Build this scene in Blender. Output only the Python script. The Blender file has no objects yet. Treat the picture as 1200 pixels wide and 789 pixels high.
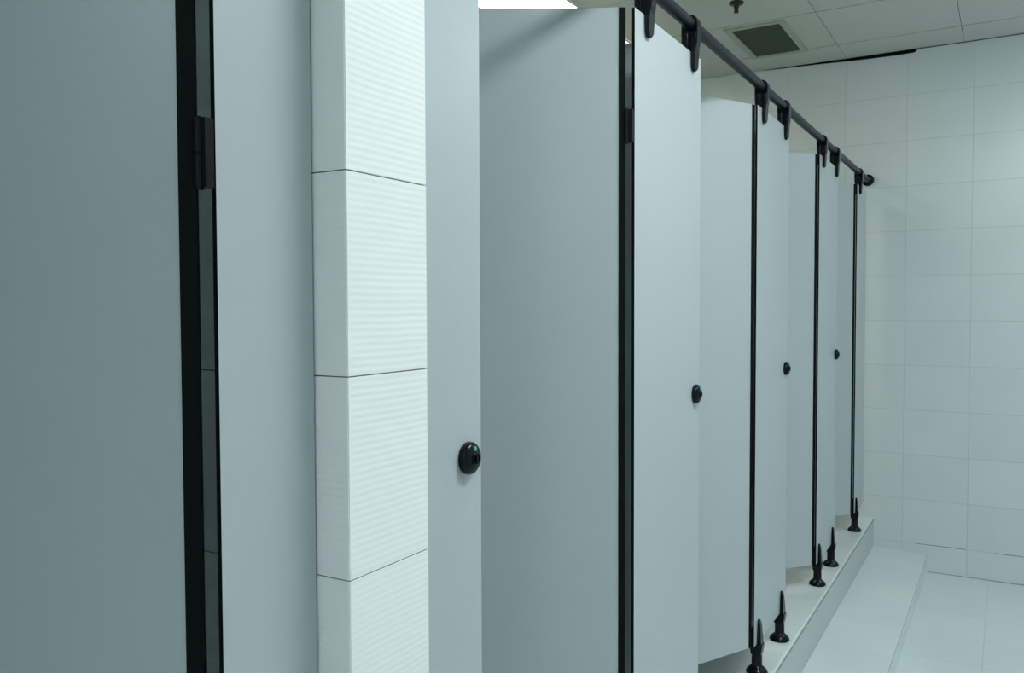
import bpy, bmesh, math, random
from mathutils import Vector, Matrix
random.seed(7)
C = bpy.context.scene.collection
SC = bpy.context.scene

# ------------------------------------------------------------------ measures
H = 1.628                    # eye height above the aisle floor
FACE = -0.770                # aisle-side face of the cubicle front
TH = 0.007                   # panel thickness
BACK = FACE - TH
ZP = 0.297                   # cubicle platform
ZS0, ZS1 = 0.121, 0.107      # lower step (falls gently towards the aisle)
XC, XS = -0.718, -0.415      # platform edge, lower step edge
P_BOT, P_TOP = 0.408, 2.331  # panels
RAIL_X, RAIL_Z = FACE-TH/2, 2.408
CEIL = 3.179
YW = 5.696                   # far wall
XR = -2.50                   # rear wall of the cubicles
XA = 1.45                    # aisle side wall
YN = -3.60                   # wall behind the camera
PIER = (0.809, 0.977, -0.7156)


# ------------------------------------------------------------------ materials
def nmat(name):
    m = bpy.data.materials.new(name); m.use_nodes = True
    nt = m.node_tree; b = nt.nodes['Principled BSDF']
    return m, nt, b

def plain(name, col, rough=0.5, spec=0.5, metal=0.0, noise=0.0, nscale=8.0, bump=0.0, coat=0.0):
    m, nt, b = nmat(name)
    b.inputs['Base Color'].default_value = (*col, 1)
    b.inputs['Roughness'].default_value = rough
    b.inputs['Specular IOR Level'].default_value = spec
    b.inputs['Metallic'].default_value = metal
    b.inputs['Coat Weight'].default_value = coat
    if noise or bump:
        tc = nt.nodes.new('ShaderNodeTexCoord')
        nz = nt.nodes.new('ShaderNodeTexNoise'); nz.inputs['Scale'].default_value = nscale
        nz.inputs['Detail'].default_value = 4
        nt.links.new(tc.outputs['Object'], nz.inputs['Vector'])
        if noise:
            mx = nt.nodes.new('ShaderNodeMix'); mx.data_type = 'RGBA'
            mx.inputs[6].default_value = (*[c*(1-noise) for c in col], 1)
            mx.inputs[7].default_value = (*[min(1, c*(1+noise)) for c in col], 1)
            nt.links.new(nz.outputs['Fac'], mx.inputs[0])
            nt.links.new(mx.outputs[2], b.inputs['Base Color'])
        if bump:
            n2 = nt.nodes.new('ShaderNodeTexNoise'); n2.inputs['Scale'].default_value = 900
            nt.links.new(tc.outputs['Object'], n2.inputs['Vector'])
            bp = nt.nodes.new('ShaderNodeBump'); bp.inputs['Strength'].default_value = bump
            bp.inputs['Distance'].default_value = 0.0004
            nt.links.new(n2.outputs['Fac'], bp.inputs['Height'])
            nt.links.new(bp.outputs['Normal'], b.inputs['Normal'])
    return m

def tiled(name, axes, off, size, col, grout, mortar=0.003, rough=0.3, spec=0.5, gstr=1.0, bumpd=0.0008):
    """glazed tiles: grid of size[0] x size[1] metres in the two world axes"""
    m, nt, b = nmat(name)
    tc = nt.nodes.new('ShaderNodeTexCoord'); sp = nt.nodes.new('ShaderNodeSeparateXYZ')
    nt.links.new(tc.outputs['Object'], sp.inputs[0])
    cb = nt.nodes.new('ShaderNodeCombineXYZ')
    for i in (0, 1):
        a = nt.nodes.new('ShaderNodeMath'); a.operation = 'SUBTRACT'
        nt.links.new(sp.outputs['XYZ'.index(axes[i])], a.inputs[0]); a.inputs[1].default_value = off[i]
        nt.links.new(a.outputs[0], cb.inputs[i])
    br = nt.nodes.new('ShaderNodeTexBrick'); br.offset = 0; br.squash = 1
    br.inputs['Scale'].default_value = 1
    br.inputs['Brick Width'].default_value = size[0]; br.inputs['Row Height'].default_value = size[1]
    br.inputs['Mortar Size'].default_value = mortar/2; br.inputs['Mortar Smooth'].default_value = 0.3
    br.inputs['Bias'].default_value = 0
    br.inputs['Color1'].default_value = (*col, 1)
    br.inputs['Color2'].default_value = (*[c*0.965 for c in col], 1)
    br.inputs['Mortar'].default_value = (*grout, 1)
    nt.links.new(cb.outputs[0], br.inputs['Vector'])
    nz = nt.nodes.new('ShaderNodeTexNoise'); nz.inputs['Scale'].default_value = 2.3; nz.inputs['Detail'].default_value = 6
    nt.links.new(tc.outputs['Object'], nz.inputs['Vector'])
    mr = nt.nodes.new('ShaderNodeMapRange'); mr.inputs[3].default_value = 0.93; mr.inputs[4].default_value = 1.05
    nt.links.new(nz.outputs['Fac'], mr.inputs[0])
    mx = nt.nodes.new('ShaderNodeMix'); mx.data_type = 'RGBA'; mx.blend_type = 'MULTIPLY'; mx.inputs[0].default_value = 1
    nt.links.new(br.outputs['Color'], mx.inputs[6]); nt.links.new(mr.outputs[0], mx.inputs[7])
    nt.links.new(mx.outputs[2], b.inputs['Base Color'])
    b.inputs['Roughness'].default_value = rough; b.inputs['Specular IOR Level'].default_value = spec
    inv = nt.nodes.new('ShaderNodeMath'); inv.operation = 'MULTIPLY_ADD'
    inv.inputs[1].default_value = -1; inv.inputs[2].default_value = 1
    nt.links.new(br.outputs['Fac'], inv.inputs[0])
    n3 = nt.nodes.new('ShaderNodeTexNoise'); n3.inputs['Scale'].default_value = 5
    nt.links.new(tc.outputs['Object'], n3.inputs['Vector'])
    ad = nt.nodes.new('ShaderNodeMath'); ad.operation = 'MULTIPLY_ADD'; ad.inputs[1].default_value = 0.5
    nt.links.new(n3.outputs['Fac'], ad.inputs[0]); nt.links.new(inv.outputs[0], ad.inputs[2])
    bp = nt.nodes.new('ShaderNodeBump'); bp.inputs['Strength'].default_value = gstr; bp.inputs['Distance'].default_value = bumpd
    nt.links.new(ad.outputs[0], bp.inputs['Height']); nt.links.new(bp.outputs['Normal'], b.inputs['Normal'])
    return m

def ribbed(name, col):
    """white tile with fine, slightly wavy horizontal ribs pressed into it"""
    m, nt, b = nmat(name)
    tc = nt.nodes.new('ShaderNodeTexCoord'); sp = nt.nodes.new('ShaderNodeSeparateXYZ')
    nt.links.new(tc.outputs['Object'], sp.inputs[0])
    nz = nt.nodes.new('ShaderNodeTexNoise'); nz.inputs['Scale'].default_value = 11; nz.inputs['Detail'].default_value = 2
    nt.links.new(tc.outputs['Object'], nz.inputs['Vector'])
    a = nt.nodes.new('ShaderNodeMath'); a.operation = 'MULTIPLY_ADD'; a.inputs[1].default_value = 0.004
    nt.links.new(nz.outputs['Fac'], a.inputs[0]); nt.links.new(sp.outputs['Z'], a.inputs[2])
    k = nt.nodes.new('ShaderNodeMath'); k.operation = 'MULTIPLY'; k.inputs[1].default_value = 2*math.pi/0.0092
    nt.links.new(a.outputs[0], k.inputs[0])
    s = nt.nodes.new('ShaderNodeMath'); s.operation = 'SINE'; nt.links.new(k.outputs[0], s.inputs[0])
    bp = nt.nodes.new('ShaderNodeBump'); bp.inputs['Strength'].default_value = 0.8; bp.inputs['Distance'].default_value = 0.00014
    nt.links.new(s.outputs[0], bp.inputs['Height']); nt.links.new(bp.outputs['Normal'], b.inputs['Normal'])
    b.inputs['Base Color'].default_value = (*col, 1)
    b.inputs['Roughness'].default_value = 0.42; b.inputs['Specular IOR Level'].default_value = 0.4
    return m

def glow(name, col, strength):
    m, nt, b = nmat(name)
    b.inputs['Base Color'].default_value = (0.85, 0.85, 0.85, 1)
    b.inputs['Emission Color'].default_value = (*col, 1)
    b.inputs['Emission Strength'].default_value = strength
    b.inputs['Roughness'].default_value = 0.4
    return m

TILE = (0.71, 0.76, 0.765)
GROUT = (0.57, 0.62, 0.62)
M = dict(
    laminate=plain('grey_blue_laminate', (0.445, 0.503, 0.518), 0.34, 0.45, noise=0.012, nscale=3, bump=0.12),
    core=plain('black_laminate_core', (0.003, 0.005, 0.005), 0.5, 0.12),
    strip=plain('black_rubber_strip', (0.003, 0.006, 0.005), 0.6, 0.10),
    nylon=plain('black_nylon', (0.002, 0.004, 0.007), 0.22, 0.22, noise=0.1, nscale=40),
    railm=plain('dark_powder_coat', (0.005, 0.010, 0.018), 0.36, 0.20, noise=0.1, nscale=60),
    green=plain('green_indicator', (0.03, 0.42, 0.30), 0.2, 0.6, noise=0.05, nscale=80),
    farwall=tiled('wall_tile_far', 'XZ', (-0.2-0.355*20, 0.166-0.274*5), (0.355, 0.274), TILE, GROUT, rough=0.24),
    sidewall=tiled('wall_tile_side', 'YZ', (YW-0.355*40, 0.166-0.274*5), (0.355, 0.274), TILE, GROUT, rough=0.24),
    floor=tiled('floor_tile', 'XY', (-0.084-0.335*30, 4.64-0.345*60), (0.335, 0.345), (0.71, 0.77, 0.78), (0.60, 0.66, 0.67), rough=0.35),
    step=tiled('step_tile', 'YX', (4.64-0.345*60, XC-3.0), (0.345, 3.0), (0.73, 0.79, 0.80), (0.66, 0.715, 0.72), mortar=0.002, rough=0.32),
    platform=tiled('platform_tile', 'YX', (4.64-0.345*60, XC-0.335*40), (0.345, 0.335), (0.70, 0.77, 0.77), (0.50, 0.54, 0.54), rough=0.3),
    curbedge=plain('grey_grout', (0.20, 0.23, 0.23), 0.7, 0.3, noise=0.3, nscale=20),
    grout=plain('joint_grout', (0.16, 0.17, 0.16), 0.8, 0.2, noise=0.25, nscale=30),
    rib=ribbed('ribbed_white_tile', (0.90, 0.925, 0.915)),
    ceil=plain('ceiling_board', (0.60, 0.62, 0.585), 0.75, 0.25, noise=0.03, nscale=2),
    void=plain('ceiling_void', (0.01, 0.013, 0.012), 0.9, 0.1),
    ventframe=plain('vent_frame_paint', (0.42, 0.44, 0.40), 0.5, 0.4, noise=0.08, nscale=15),
    ventslat=plain('vent_slat', (0.085, 0.115, 0.088), 0.55, 0.3, noise=0.3, nscale=25),
    ventback=plain('vent_dark', (0.006, 0.01, 0.008), 0.8, 0.1),
    steel=plain('sprinkler_metal', (0.05, 0.055, 0.05), 0.4, 0.5, metal=0.6, noise=0.15, nscale=50),
    housing=plain('lamp_housing', (0.75, 0.76, 0.74), 0.45, 0.4, noise=0.02, nscale=10),
    warmlamp=glow('lit_diffuser_warm', (1.0, 0.97, 0.74), 9.0),
    coollamp=glow('lit_diffuser_cool', (0.93, 0.99, 1.0), 25.0),
    filllamp=glow('fill_diffuser_near', (0.90, 0.99, 1.0), 18.0),
    farlamp=glow('lit_diffuser_far', (0.84, 0.97, 1.0), 11.0),
)


# ------------------------------------------------------------------ mesh helpers
def obj(name, bm, mats, parent=None, loc=(0, 0, 0), smooth=False, bevel=0.0, seg=2):
    me = bpy.data.meshes.new(name)
    bmesh.ops.recalc_face_normals(bm, faces=bm.faces)
    bm.to_mesh(me); bm.free()
    for m in (mats if isinstance(mats, (list, tuple)) else [mats]):
        me.materials.append(m)
    if smooth:
        for p in me.polygons: p.use_smooth = True
    o = bpy.data.objects.new(name, me); C.objects.link(o)
    if parent: o.parent = parent
    o.location = loc
    if bevel:
        b = o.modifiers.new('bevel', 'BEVEL'); b.width = bevel; b.segments = seg; b.limit_method = 'ANGLE'; b.angle_limit = math.radians(40)
    if smooth:
        try:
            me.set_sharp_from_angle(angle=math.radians(38))
        except Exception:
            pass
    return o

def box(bm, x0, x1, y0, y1, z0, z1, mi=0):
    vs = [bm.verts.new((x, y, z)) for z in (z0, z1) for y in (y0, y1) for x in (x0, x1)]
    fs = []
    for idx in ((0, 1, 3, 2), (4, 6, 7, 5), (0, 4, 5, 1), (2, 3, 7, 6), (0, 2, 6, 4), (1, 5, 7, 3)):
        f = bm.faces.new([vs[i] for i in idx]); f.material_index = mi; fs.append(f)
    return fs     # bottom, top, -y, +y, -x, +x

def lathe(bm, prof, n=32, c=(0, 0, 0), axis='Z', sy=1.0):
    """profile of (radius, height) turned round an axis; closed at both ends"""
    rings = []
    for r, h in prof:
        ring = []
        for i in range(n):
            a = 2*math.pi*i/n
            p, q = r*math.cos(a), r*math.sin(a)*sy
            v = {'Z': (p, q, h), 'X': (h, p, q), 'Y': (q, h, p)}[axis]
            ring.append(bm.verts.new(Vector(v)+Vector(c)))
        rings.append(ring)
    for a, b in zip(rings, rings[1:]):
        for i in range(n):
            bm.faces.new((a[i], a[(i+1) % n], b[(i+1) % n], b[i]))
    bm.faces.new(list(reversed(rings[0]))); bm.faces.new(rings[-1])

def prism(bm, pts, x0, x1, plane='YZ'):
    """outline in a plane extruded along the remaining axis"""
    def P(a, b, t): return (t, a, b) if plane == 'YZ' else ((a, t, b) if plane == 'XZ' else (a, b, t))
    A = [bm.verts.new(P(a, b, x0)) for a, b in pts]; B = [bm.verts.new(P(a, b, x1)) for a, b in pts]
    n = len(pts)
    for i in range(n):
        bm.faces.new((A[i], A[(i+1) % n], B[(i+1) % n], B[i]))
    bm.faces.new(list(reversed(A))); bm.faces.new(B)

def empty(name, loc, label, cat, group=None, rz=0):
    o = bpy.data.objects.new(name, None); C.objects.link(o)
    o.empty_display_size = 0.1
    o.location = loc; o.rotation_euler = (0, 0, rz)
    o['label'] = label; o['category'] = cat
    if group: o['group'] = group
    return o

def tag(o, label, cat, group=None):
    o['label'] = label; o['category'] = cat
    if group: o['group'] = group
    return o

def struct(o, label=None):
    o['kind'] = 'structure'
    if label: o['label'] = label
    return o

def link_copy(src, parent, loc=None):
    o = src.copy(); C.objects.link(o); o.parent = parent
    if loc is not None: o.location = loc
    for ch in src.children:
        link_copy(ch, o)
    return o


# ------------------------------------------------------------------ room shell
b = bmesh.new(); box(b, XS, XA, YN, YW, -0.15, 0.0)
struct(obj('floor', b, M['floor']), 'white tiled aisle floor')

b = bmesh.new()     # lower step, its tread falling slightly towards the aisle
prism(b, [(XC+0.0005, 0.0), (XS, 0.0), (XS, ZS1-0.004), (XS-0.004, ZS1), (XC+0.0005, ZS0)], YN, YW, 'XZ')
st = obj('floor_step', b, M['step']); struct(st, 'low white tiled step running along the cubicle fronts')

b = bmesh.new()     # raised cubicle platform with a rounded tiled nosing
nose = [(XR, 0.0), (XC, 0.0), (XC, ZP-0.010)]
for i in range(1, 6):
    a = i/6*math.pi/2
    nose.append((XC-0.010+0.010*math.cos(a), ZP-0.010+0.010*math.sin(a)))
nose += [(XC-0.010, ZP), (XR, ZP)]
prism(b, nose, YN, YW, 'XZ')
pf = obj('floor_platform', b, M['platform'])
struct(pf, 'raised tiled platform under the cubicles')
b = bmesh.new()     # grout line behind the nosing tile and at the foot of the riser
box(b, XC-0.0005, XC+0.0012, YN, YW, ZP-0.014, ZP-0.0105)
struct(obj('trim_1', b, M['curbedge']), 'thin grey grout line along the platform edge')
b = bmesh.new()
box(b, XS-0.003, XS+0.0007, YN, YW, ZS1-0.0075, ZS1-0.0042)
struct(obj('trim_2', b, M['curbedge']), 'thin grey grout line along the edge of the lower step')

b = bmesh.new(); box(b, XR-0.1, XA+0.1, YW, YW+0.12, -0.15, 3.5)
struct(obj('wall_far', b, M['farwall']), 'white tiled wall at the end of the aisle')
b = bmesh.new(); box(b, XR-0.12, XR, YN, YW, -0.15, 3.5)
struct(obj('wall_rear', b, M['sidewall']), 'white tiled wall behind the cubicles')
b = bmesh.new(); box(b, XA, XA+0.12, YN, YW, -0.15, 3.5)
struct(obj('wall_right', b, M['sidewall']), 'white tiled wall across the aisle')
b = bmesh.new(); box(b, XR-0.12, XA+0.12, YN-0.12, YN, -0.15, 3.5)
struct(obj('wall_near', b, M['farwall']), 'white tiled wall behind the viewer')

# ceiling of square boards with open joints, over a dark void
b = bmesh.new()
S, X0, Y0, G, GY = 0.6525, -0.9075, 4.7175, 0.0015, 0.0050
def cuts(lo, hi, start):
    k = math.ceil((lo-start)/S); v = [lo]
    while start+k*S < hi-0.001:
        if start+k*S > lo+0.001: v.append(start+k*S)
        k += 1
    return v+[hi]
cx, cy = cuts(XR, XA, X0), cuts(YN, YW, Y0)
VX0, VX1, VY0, VY1 = -1.405, -1.083, 4.75, 5.375      # opening for the extractor
for i in range(len(cx)-1):
    for j in range(len(cy)-1):
        dz = random.uniform(-0.0012, 0.0012)
        x0, x1, y0, y1 = cx[i]+G, cx[i+1]-G, cy[j]+GY, cy[j+1]-GY
        z0, z1 = CEIL+dz, CEIL+0.006+dz
        if x0 < VX0 < x1 and y0 < VY0+0.05 and y1 > VY1-0.05:
            box(b, x0, VX0, y0, y1, z0, z1); box(b, VX1, x1, y0, y1, z0, z1)
            box(b, VX0, VX1, y0, VY0, z0, z1)
            if y1 > VY1: box(b, VX0, VX1, VY1, y1, z0, z1)
            continue
        box(b, x0, x1, y0, y1, z0, z1)
struct(obj('ceiling', b, M['ceil']), 'off-white board ceiling with open joints')
b = bmesh.new(); box(b, XR-0.12, XA+0.12, YN-0.12, YW+0.12, CEIL+0.050, CEIL+0.12)
struct(obj('ceiling_slab', b, M['void']), 'dark slab above the ceiling boards')

b = bmesh.new()      # black strip standing in for the shadow gap between ceiling and far wall
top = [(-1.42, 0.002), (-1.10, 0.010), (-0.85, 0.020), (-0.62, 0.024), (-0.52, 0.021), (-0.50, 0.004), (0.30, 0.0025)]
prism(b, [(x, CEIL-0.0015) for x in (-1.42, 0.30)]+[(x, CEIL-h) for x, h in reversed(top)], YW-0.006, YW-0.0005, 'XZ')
struct(obj('trim_shadow_gap', b, M['core']), 'black tapering strip standing in for the shadow gap between the far wall and the ceiling')
b = bmesh.new()
box(b, XS+0.005, XA, YW-0.003, YW-0.0002, -0.001, 0.0022)
box(b, -0.475, -0.205, YW-0.0008, YW-0.0002, 0.1650, 0.1685)
box(b, -0.05, 0.09, YW-0.0008, YW-0.0002, 0.1650, 0.1685)
struct(obj('trim_4', b, M['curbedge']), 'thin grey joint at the foot of the far wall')

# tiled pier between the first two cubicles: grout core with ribbed tiles on it
b = bmesh.new()
ya, yb, xf = PIER
T = 0.002
box(b, XR, xf-T, ya+T, yb-T, 0.0, CEIL, 1)
J = 0.0008
JZ = [1.800+0.2597*k for k in range(-7, 7)]
JZ = [z for z in JZ if ZP+0.02 < z < CEIL-0.02]
zz = [0.02]+JZ+[CEIL]
for za, zb in zip(zz, zz[1:]):
    w = random.uniform(-0.0006, 0.0006)
    box(b, xf-T, xf+w*0.3, ya+0.0012, yb, za+J, zb-J)                     # aisle side
    xs = xf-0.0012
    k = 0
    while xs > XR+0.01:                                                  # both flanks, cut tiles at the corner first
        xe = max(xs-(0.30 if k else 0.28), XR)
        box(b, xe+0.001, xs, ya, ya+T, za+J, zb-J)
        box(b, xe+0.001, xs-0.0005, yb-T, yb-0.001, za+J, zb-J)
        xs = xe; k += 1
pier = obj('wall_pier', b, [M['rib'], M['grout']], bevel=0.0006, seg=2)
struct(pier, 'white ribbed tile pier standing between the two nearest cubicles')


# ------------------------------------------------------------------ fittings (built once, copied)
def laminate_panel(name, y0, y1, z0, z1, parent, x0=-TH, x1=0.0):
    bm = bmesh.new()
    fs = box(bm, x0, x1, y0, y1, z0, z1)
    for f in fs[:4]: f.material_index = 1          # cut edges show the black core
    return obj(name, bm, [M['laminate'], M['core']], parent)

def tongue(w0, w1, z0, z1, pointed=False):
    """outline in Y,Z of a fitting's tab from z0 (root) to z1 (tip)"""
    s = 1 if z1 > z0 else -1
    r = w1
    pts = [(-w0, z0), (w0, z0)]
    zt = z1-s*r*(1.6 if pointed else 1.0)
    pts.append((w1, zt))
    n = 9
    for i in range(1, n):
        a = i/n*math.pi
        pts.append((w1*math.cos(a), zt+(z1-zt)*math.sin(a)))
    pts.append((-w1, zt))
    return pts

def rail_clamp_mesh(parent):
    """collar round the rail, a block under it and two tabs gripping the panel top; origin = rail axis"""
    bm = bmesh.new()
    # seen from its end: a collar round the tube whose lower half runs on into a tapering block
    low = [(0.0235, 0.0), (0.0228, -0.055), (0.0165, -0.0765), (-0.0165, -0.0765), (-0.0228, -0.055), (-0.0235, 0.0)]
    n = 72; out = []
    for i in range(n):
        a = 2*math.pi*i/n; dx, dz = math.cos(a), math.sin(a); rad = 0.0235
        if dz < -1e-6:
            for (ax, az), (bx, bz) in zip(low, low[1:]):
                den = dx*(bz-az)-dz*(bx-ax)
                if abs(den) > 1e-12:
                    t = (ax*(bz-az)-az*(bx-ax))/den; u = (ax*dz-az*dx)/den
                    if t > 0 and -1e-6 <= u <= 1+1e-6: rad = t
        out.append((rad*dx, rad*dz))
    loops = []
    for y in (-0.0155, 0.0155):
        loops.append([bm.verts.new((x, y, z)) for x, z in out])
        loops.append([bm.verts.new((0.0170*math.cos(2*math.pi*i/n), y, 0.0170*math.sin(2*math.pi*i/n))) for i in range(n)])
    A, Ai, B, Bi = loops
    for i in range(n):
        j = (i+1) % n
        for p, q in ((A, B), (Ai, Bi), (A, Ai), (B, Bi)):
            bm.faces.new((p[i], p[j], q[j], q[i]))
    o = obj('rail_clamp', bm, M['nylon'], parent, smooth=True, bevel=0.0015)
    for s in (1, -1):
        bm = bmesh.new()
        x = TH/2+0.0004
        pts = tongue(0.0195, 0.0160, -0.0255, -0.130)
        prism(bm, pts, s*x, s*(x+0.0175))
        for v in bm.verts:
            k = max(0.0, (-v.co.z-0.085)/0.045)
            v.co.x = s*x+(v.co.x-s*x)*(1-0.45*k*k)
        obj('grip_tab', bm, M['nylon'], o, smooth=True, bevel=0.003, seg=3)
    return o

def foot_mesh(parent):
    """adjustable foot: domed base, stem, forked socket; origin on the floor under the panel"""
    bm = bmesh.new()
    lathe(bm, [(0.037, 0.0), (0.039, 0.003), (0.0385, 0.007), (0.034, 0.015), (0.026, 0.022), (0.0215, 0.026), (0.0190, 0.029), (0.0185, 0.085)], 36)
    base = obj('foot', bm, M['nylon'], parent, smooth=True)
    bm = bmesh.new()
    prism(bm, [(-0.0185, 0.070), (0.0185, 0.070), (0.0225, 0.098), (0.0225, 0.1105), (-0.0225, 0.1105), (-0.0225, 0.098)], -0.0205, 0.0205, 'XZ')
    obj('socket', bm, M['nylon'], base, smooth=True, bevel=0.004, seg=3)
    for s in (1, -1):
        bm = bmesh.new()
        pts = tongue(0.0210, 0.0125, 0.100, 0.198, True)
        prism(bm, pts, s*(TH/2+0.0004), s*(TH/2+0.0164))
        for v in bm.verts:          # the tab thins towards its tip
            k = max(0.0, (v.co.z-0.135)/0.063)
            x_in = s*(TH/2+0.0004)
            v.co.x = x_in+(v.co.x-x_in)*(1-0.62*k*k)
        obj('grip_tab', bm, M['nylon'], base, smooth=True, bevel=0.002, seg=3)
    return base

def lock_mesh(parent):
    """occupied indicator lock; origin on the panel face, axis towards the aisle"""
    bm = bmesh.new()
    lathe(bm, [(0.0245, 0.0), (0.0255, 0.002), (0.0255, 0.009), (0.0235, 0.013), (0.0190, 0.0165), (0.0120, 0.018)], 40, axis='X', sy=1.06)
    o = obj('lock', bm, M['nylon'], parent, smooth=True)
    bm = bmesh.new()
    lathe(bm, [(0.0105, 0.0165), (0.0108, 0.0195), (0.0090, 0.021), (0.0085, 0.0195), (0.0030, 0.0188)], 28, axis='X')
    box(bm, 0.018, 0.0215, -0.0018, 0.0018, -0.0085, 0.0085)
    obj('turn_button', bm, M['nylon'], o, smooth=True)
    bm = bmesh.new()
    lathe(bm, [(0.0042, 0.0135), (0.0042, 0.0172), (0.0034, 0.0180), (0.0015, 0.0183)], 20, c=(0, 0.001, 0.0160), axis='X')
    g = obj('indicator', bm, M['green'], o, smooth=True); g['label'] = 'green vacant indicator'
    return o

PRO = {}
def fit(kind, parent, loc):
    if kind not in PRO:
        PRO[kind] = {'clamp': rail_clamp_mesh, 'foot': foot_mesh, 'lock': lock_mesh}[kind](parent)
        PRO[kind].location = loc
        return PRO[kind]
    return link_copy(PRO[kind], parent, loc)


# ------------------------------------------------------------------ front panels (pilasters)
W = 0.4915
fronts = [   # near edge, far edge, label, clamps, feet, lock
    (0.655, 0.806, 'narrow grey-blue cubicle front panel on the near side of the ribbed tile pier', (0.72,), (0.72,), False),
    (0.980, 1.203, 'grey-blue front panel with black lock, between the ribbed tile pier and the wide open door', (1.07,), (1.07,), True),
    (1.883, 2.3745, 'largest grey-blue front panel hanging from the black rail, second lock from the viewer', None, None, True),
    (3.0056, 3.497, 'grey-blue front panel with the third lock, in the middle of the cubicle row', None, None, True),
    (4.128, 4.6195, 'narrow-looking grey-blue front panel with the farthest and smallest lock', None, None, True),
    (-0.480, 0.015, 'unseen grey-blue front panel beside the viewer, left of the nearest door, added to shade its cubicle', (-0.40, -0.06), (-0.42, -0.07), True),  # unseen panel added to keep light out of the nearest cubicle
    (5.250, 5.610, 'last grey-blue front panel, edge-on against the far tiled wall, without a lock', None, None, False),
]
for y0, y1, lab, cl, ft, lk in fronts:
    c = empty('cubicle_front_panel', (FACE, (y0+y1)/2, ZP), lab, 'panel', 'front panels of the toilet cubicles')
    h = (y1-y0)/2
    laminate_panel('panel', -h, h, P_BOT-ZP, P_TOP-ZP, c)
    ym = (y0+y1)/2
    if cl is None:
        cl = (y0+0.075, y1-0.075) if y0 < 5 else (y0+0.075,)
    if ft is None:
        ft = (y0+0.055, y1-0.085) if y0 < 5 else (y0+0.055,)
    for y in cl: fit('clamp', c, (RAIL_X-FACE, y-ym, RAIL_Z-ZP))
    for y in ft: fit('foot', c, (RAIL_X-FACE, y-ym, 0.0))
    if lk: fit('lock', c, (0.0, h-0.044, 1.379-ZP))

# ------------------------------------------------------------------ doors, ajar into the cubicles
DW = 0.612
doors = [   # hinge x, hinge y, opening angle, strip width, hinge heights, label
    (-0.787, 0.642, 55.0, 0.0195, (1.801, 0.62), 'nearest grey-blue cubicle door, cut by the left edge of the photo'),
    (-0.789, 1.873, 60.5, 0.0163, (2.054, 0.62), 'widest-open grey-blue cubicle door, seen broadside behind the first lock'),
    (-0.7788, 3.0041, 26.5, 0.0150, (2.054, 0.62), 'grey-blue door slightly ajar, hinged on the panel with the third lock'),
    (-0.7788, 4.1265, 36.5, 0.0150, (2.054, 0.62), 'small grey-blue door ajar, just beyond the third lock'),
    (-0.7788, 5.2485, 38.0, 0.0150, (2.054, 0.62), 'farthest grey-blue door, a thin sliver next to the last front panel'),
]
for hx, hy, ang, sw, hz, lab in doors:
    c = empty('cubicle_door', (hx, hy, ZP), lab, 'door', 'doors of the toilet cubicles', -math.radians(ang))
    laminate_panel('panel', -DW, -sw, P_BOT-ZP, P_TOP-ZP, c)
    bm = bmesh.new(); box(bm, -TH-0.001, 0.001, -sw, 0.0, P_BOT-ZP, P_TOP-ZP)
    s = obj('edge_strip', bm, M['strip'], c); s['label'] = 'black rubber strip along the hinge edge'
    for z in hz:
        bm = bmesh.new()
        z0, z1 = z-ZP-0.039, z-ZP+0.039
        pin = (0.0, 0.0028, 0) if hy < 2 else (-TH-0.0075, -0.004, 0)
        lathe(bm, [(0.0045, z0-0.002), (0.0062, z0), (0.0062, (z0+z1)/2-0.001), (0.0054, (z0+z1)/2-0.0008), (0.0054, (z0+z1)/2+0.0008), (0.0062, (z0+z1)/2+0.001), (0.0062, z1), (0.0045, z1+0.002)], 20, c=pin)
        box(bm, -TH-0.005, -TH-0.0015, -0.050, -0.002, z0, z1)
        if hy < 2:      # fixed leaf reaching across the slit to the front panel
            y0 = 0.655 if hy < 1 else 1.883
            tmp = bmesh.new()
            box(tmp, -0.005, FACE-0.0012-hx, 0.0, y0-0.0007-hy, z0, z1)
            bmesh.ops.rotate(tmp, verts=tmp.verts, cent=(0, 0, 0), matrix=Matrix.Rotation(math.radians(ang), 3, 'Z'))
            me = bpy.data.meshes.new('tmp'); tmp.to_mesh(me); tmp.free(); bm.from_mesh(me); bpy.data.meshes.remove(me)
        obj('hinge', bm, M['nylon'], c, smooth=True, bevel=0.001)

# ------------------------------------------------------------------ partitions between cubicles
parts = [(-0.230, 'unseen grey-blue side partition beside the viewer, added to shade the nearest cubicle'),  # unseen partition, added to darken the nearest cubicle
         (2.135, 'grey-blue side partition seen through the slit beside the largest front panel'),
         (3.257, 'grey-blue side partition behind the front panel with the third lock'),
         (4.380, 'grey-blue side partition behind the front panel with the farthest lock')]
for y, lab in parts:
    c = empty('side_partition', ((BACK+XR)/2, y, ZP), lab, 'partition', 'side partitions between the cubicles')
    bm = bmesh.new()
    L = (BACK-XR)/2-0.001
    fs = box(bm, -L, L, -TH/2, TH/2, P_BOT-ZP, P_TOP-ZP)
    for f in (fs[0], fs[1], fs[4], fs[5]): f.material_index = 1
    obj('panel', bm, [M['laminate'], M['core']], c)
    for x in (-0.45,):
        bm = bmesh.new()
        lathe(bm, [(0.037, 0.0), (0.039, 0.003), (0.034, 0.015), (0.0195, 0.026), (0.0160, 0.030), (0.0160, 0.1105)], 28, c=(x, 0, 0))
        obj('foot', bm, M['nylon'], c, smooth=True)

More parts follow.
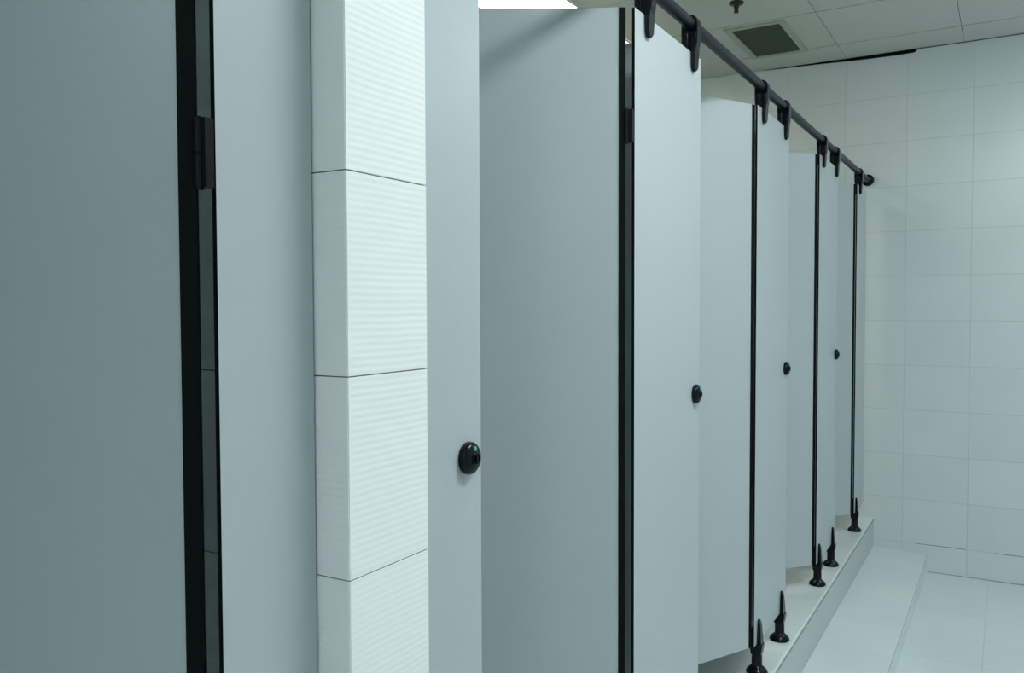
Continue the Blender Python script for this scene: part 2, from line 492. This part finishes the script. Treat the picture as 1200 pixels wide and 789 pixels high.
# ------------------------------------------------------------------ head rail
c = empty('head_rail', (RAIL_X, YW, RAIL_Z), 'long black tubular rail running above the cubicle fronts into the far wall', 'rail')
def rail_len(y0, y1):
    bm = bmesh.new(); lathe(bm, [(0.0155, y0-YW), (0.0165, y0-YW+0.001), (0.0165, y1-YW-0.001), (0.0155, y1-YW)], 28, axis='Y')
    return bm
obj('tube', rail_len(PIER[1]+0.0005, YW-0.004), M['railm'], c, smooth=True)
for y, s in ((YW, -1), (PIER[1], 1)):
    bm = bmesh.new()
    prof = [(0.034, 0.0005), (0.036, 0.004), (0.036, 0.012), (0.033, 0.018), (0.025, 0.023), (0.021, 0.026), (0.020, 0.042), (0.0175, 0.044)]
    lathe(bm, [(r, (y-YW)+s*h) for r, h in prof], 32, axis='Y')
    obj('wall_flange', bm, M['nylon'], c, smooth=True)
c2 = empty('head_rail', (RAIL_X, YN, RAIL_Z), 'near length of the black rail, this side of the ribbed tile pier, above the photo', 'rail')
bm = bmesh.new(); lathe(bm, [(0.0165, 0.0005), (0.0165, PIER[0]-YN-0.0005)], 28, axis='Y')
obj('tube', bm, M['railm'], c2, smooth=True)

# ------------------------------------------------------------------ ceiling fittings
c = empty('ceiling_vent', ((VX0+VX1)/2, (VY0+VY1)/2, CEIL), 'rectangular extractor vent with dark louvres in the ceiling near the far wall', 'vent')
hx, hy, fw = (VX1-VX0)/2, (VY1-VY0)/2, 0.028
bm = bmesh.new()
for x0, x1, y0, y1 in ((-hx-.006, hx+.006, -hy-.006, -hy+fw), (-hx-.006, hx+.006, hy-fw, hy+.006), (-hx-.006, -hx+fw, -hy+fw, hy-fw), (hx-fw, hx+.006, -hy+fw, hy-fw)):
    box(bm, x0, x1, y0, y1, -0.010, 0.004)
obj('frame', bm, M['ventframe'], c, bevel=0.003)
bm = bmesh.new(); box(bm, -hx+.004, hx-.004, -hy+.004, hy-.004, 0.035, 0.04)
obj('backing', bm, M['ventback'], c)
n = 15
for i in range(n):
    y = -hy+fw+(i+0.5)*(2*hy-2*fw)/n
    bm = bmesh.new()
    prism(bm, [(y+0.014, -0.004), (y+0.0125, -0.0055), (y-0.012, 0.018), (y-0.0105, 0.0195)], -hx+fw-0.002, hx-fw+0.002, 'YZ')
    obj('slat', bm, M['ventslat'], c)

c = empty('ceiling_sprinkler', (-1.196, 4.245, CEIL), 'small dark pendent fire sprinkler hanging from the ceiling near the vent', 'sprinkler')
bm = bmesh.new(); lathe(bm, [(0.030, 0.0), (0.030, -0.003), (0.011, -0.008), (0.011, -0.040)], 24)
obj('stem', bm, M['steel'], c, smooth=True)
bm = bmesh.new(); lathe(bm, [(0.012, -0.037), (0.036, -0.040), (0.037, -0.046), (0.030, -0.052), (0.014, -0.055)], 32)
obj('collar', bm, M['steel'], c, smooth=True)
bm = bmesh.new(); lathe(bm, [(0.013, -0.054), (0.013, -0.068), (0.010, -0.070), (0.010, -0.086), (0.0125, -0.087), (0.0125, -0.091), (0.006, -0.093)], 20)
obj('nozzle', bm, M['steel'], c, smooth=True)

def lamp(x0, x1, y0, y1, mat, label):
    c = empty('ceiling_lamp', ((x0+x1)/2, (y0+y1)/2, CEIL), label, 'ceiling lamp', 'fluorescent panel lamps')
    a, d = (x1-x0)/2, (y1-y0)/2
    bm = bmesh.new(); e = 0.012          # shallow rim round a slightly sunk diffuser
    for q in ((-a, a, -d, -d+e), (-a, a, d-e, d), (-a, -a+e, -d+e, d-e), (a-e, a, -d+e, d-e)):
        box(bm, *q, -0.010, -0.0018)
    obj('housing', bm, M['housing'], c, bevel=0.002)
    bm = bmesh.new(); box(bm, -a+e, a-e, -d+e, d-e, -0.0075, -0.002)
    obj('diffuser', bm, mat, c)
    return c
lamp(-2.385, -1.938, 3.50, 4.76, M['warmlamp'], 'bright white ceiling lamp above the open cubicle door, over the cubicles')
lamp(0.14, 0.59, 1.20, 2.45, M['coollamp'], 'white ceiling lamp over the aisle, above and to the right of the photo')
lamp(0.85, 1.30, 3.85, 5.10, M['farlamp'], 'white ceiling lamp over the far end of the aisle, right of the photo')
lamp(0.15, 0.60, -2.95, -1.70, M['filllamp'], 'added unseen fill lamp over the aisle, behind the viewer')  # unseen lamp added as fill for the faces turned towards the viewer

# ------------------------------------------------------------------ camera and output
f, th, pi_, ro = 991.466, 0.531828, 0.035008, -0.003431
fwv = Vector((-math.sin(th)*math.cos(pi_), math.cos(th)*math.cos(pi_), -math.sin(pi_)))
rt = Vector((math.cos(th), math.sin(th), 0)); up = rt.cross(fwv)
r2 = rt*math.cos(ro)+up*math.sin(ro); u2 = up*math.cos(ro)-rt*math.sin(ro)
cam = bpy.data.cameras.new('camera'); co = bpy.data.objects.new('camera', cam); C.objects.link(co)
mw = Matrix((r2, u2, -fwv)).transposed().to_4x4(); mw.translation = Vector((0, 0, H))
co.matrix_world = mw
cam.sensor_fit = 'HORIZONTAL'; cam.sensor_width = 36; cam.lens = f/1200*36
cam.clip_start = 0.02
SC.camera = co
w = bpy.data.worlds.new('world'); SC.world = w; w.use_nodes = True
w.node_tree.nodes['Background'].inputs[0].default_value = (0.0, 0.0, 0.0, 1)
vs = SC.view_settings
SC.display_settings.display_device = 'sRGB'
vs.view_transform = 'Standard'; vs.look = 'None'; vs.gamma = 1; vs.exposure = 0.0; vs.use_curve_mapping = False
SC.cycles.max_bounces = 12; SC.cycles.diffuse_bounces = 8; SC.cycles.glossy_bounces = 4
SC.cycles.use_denoising = True
SC.cycles.sample_clamp_indirect = 6
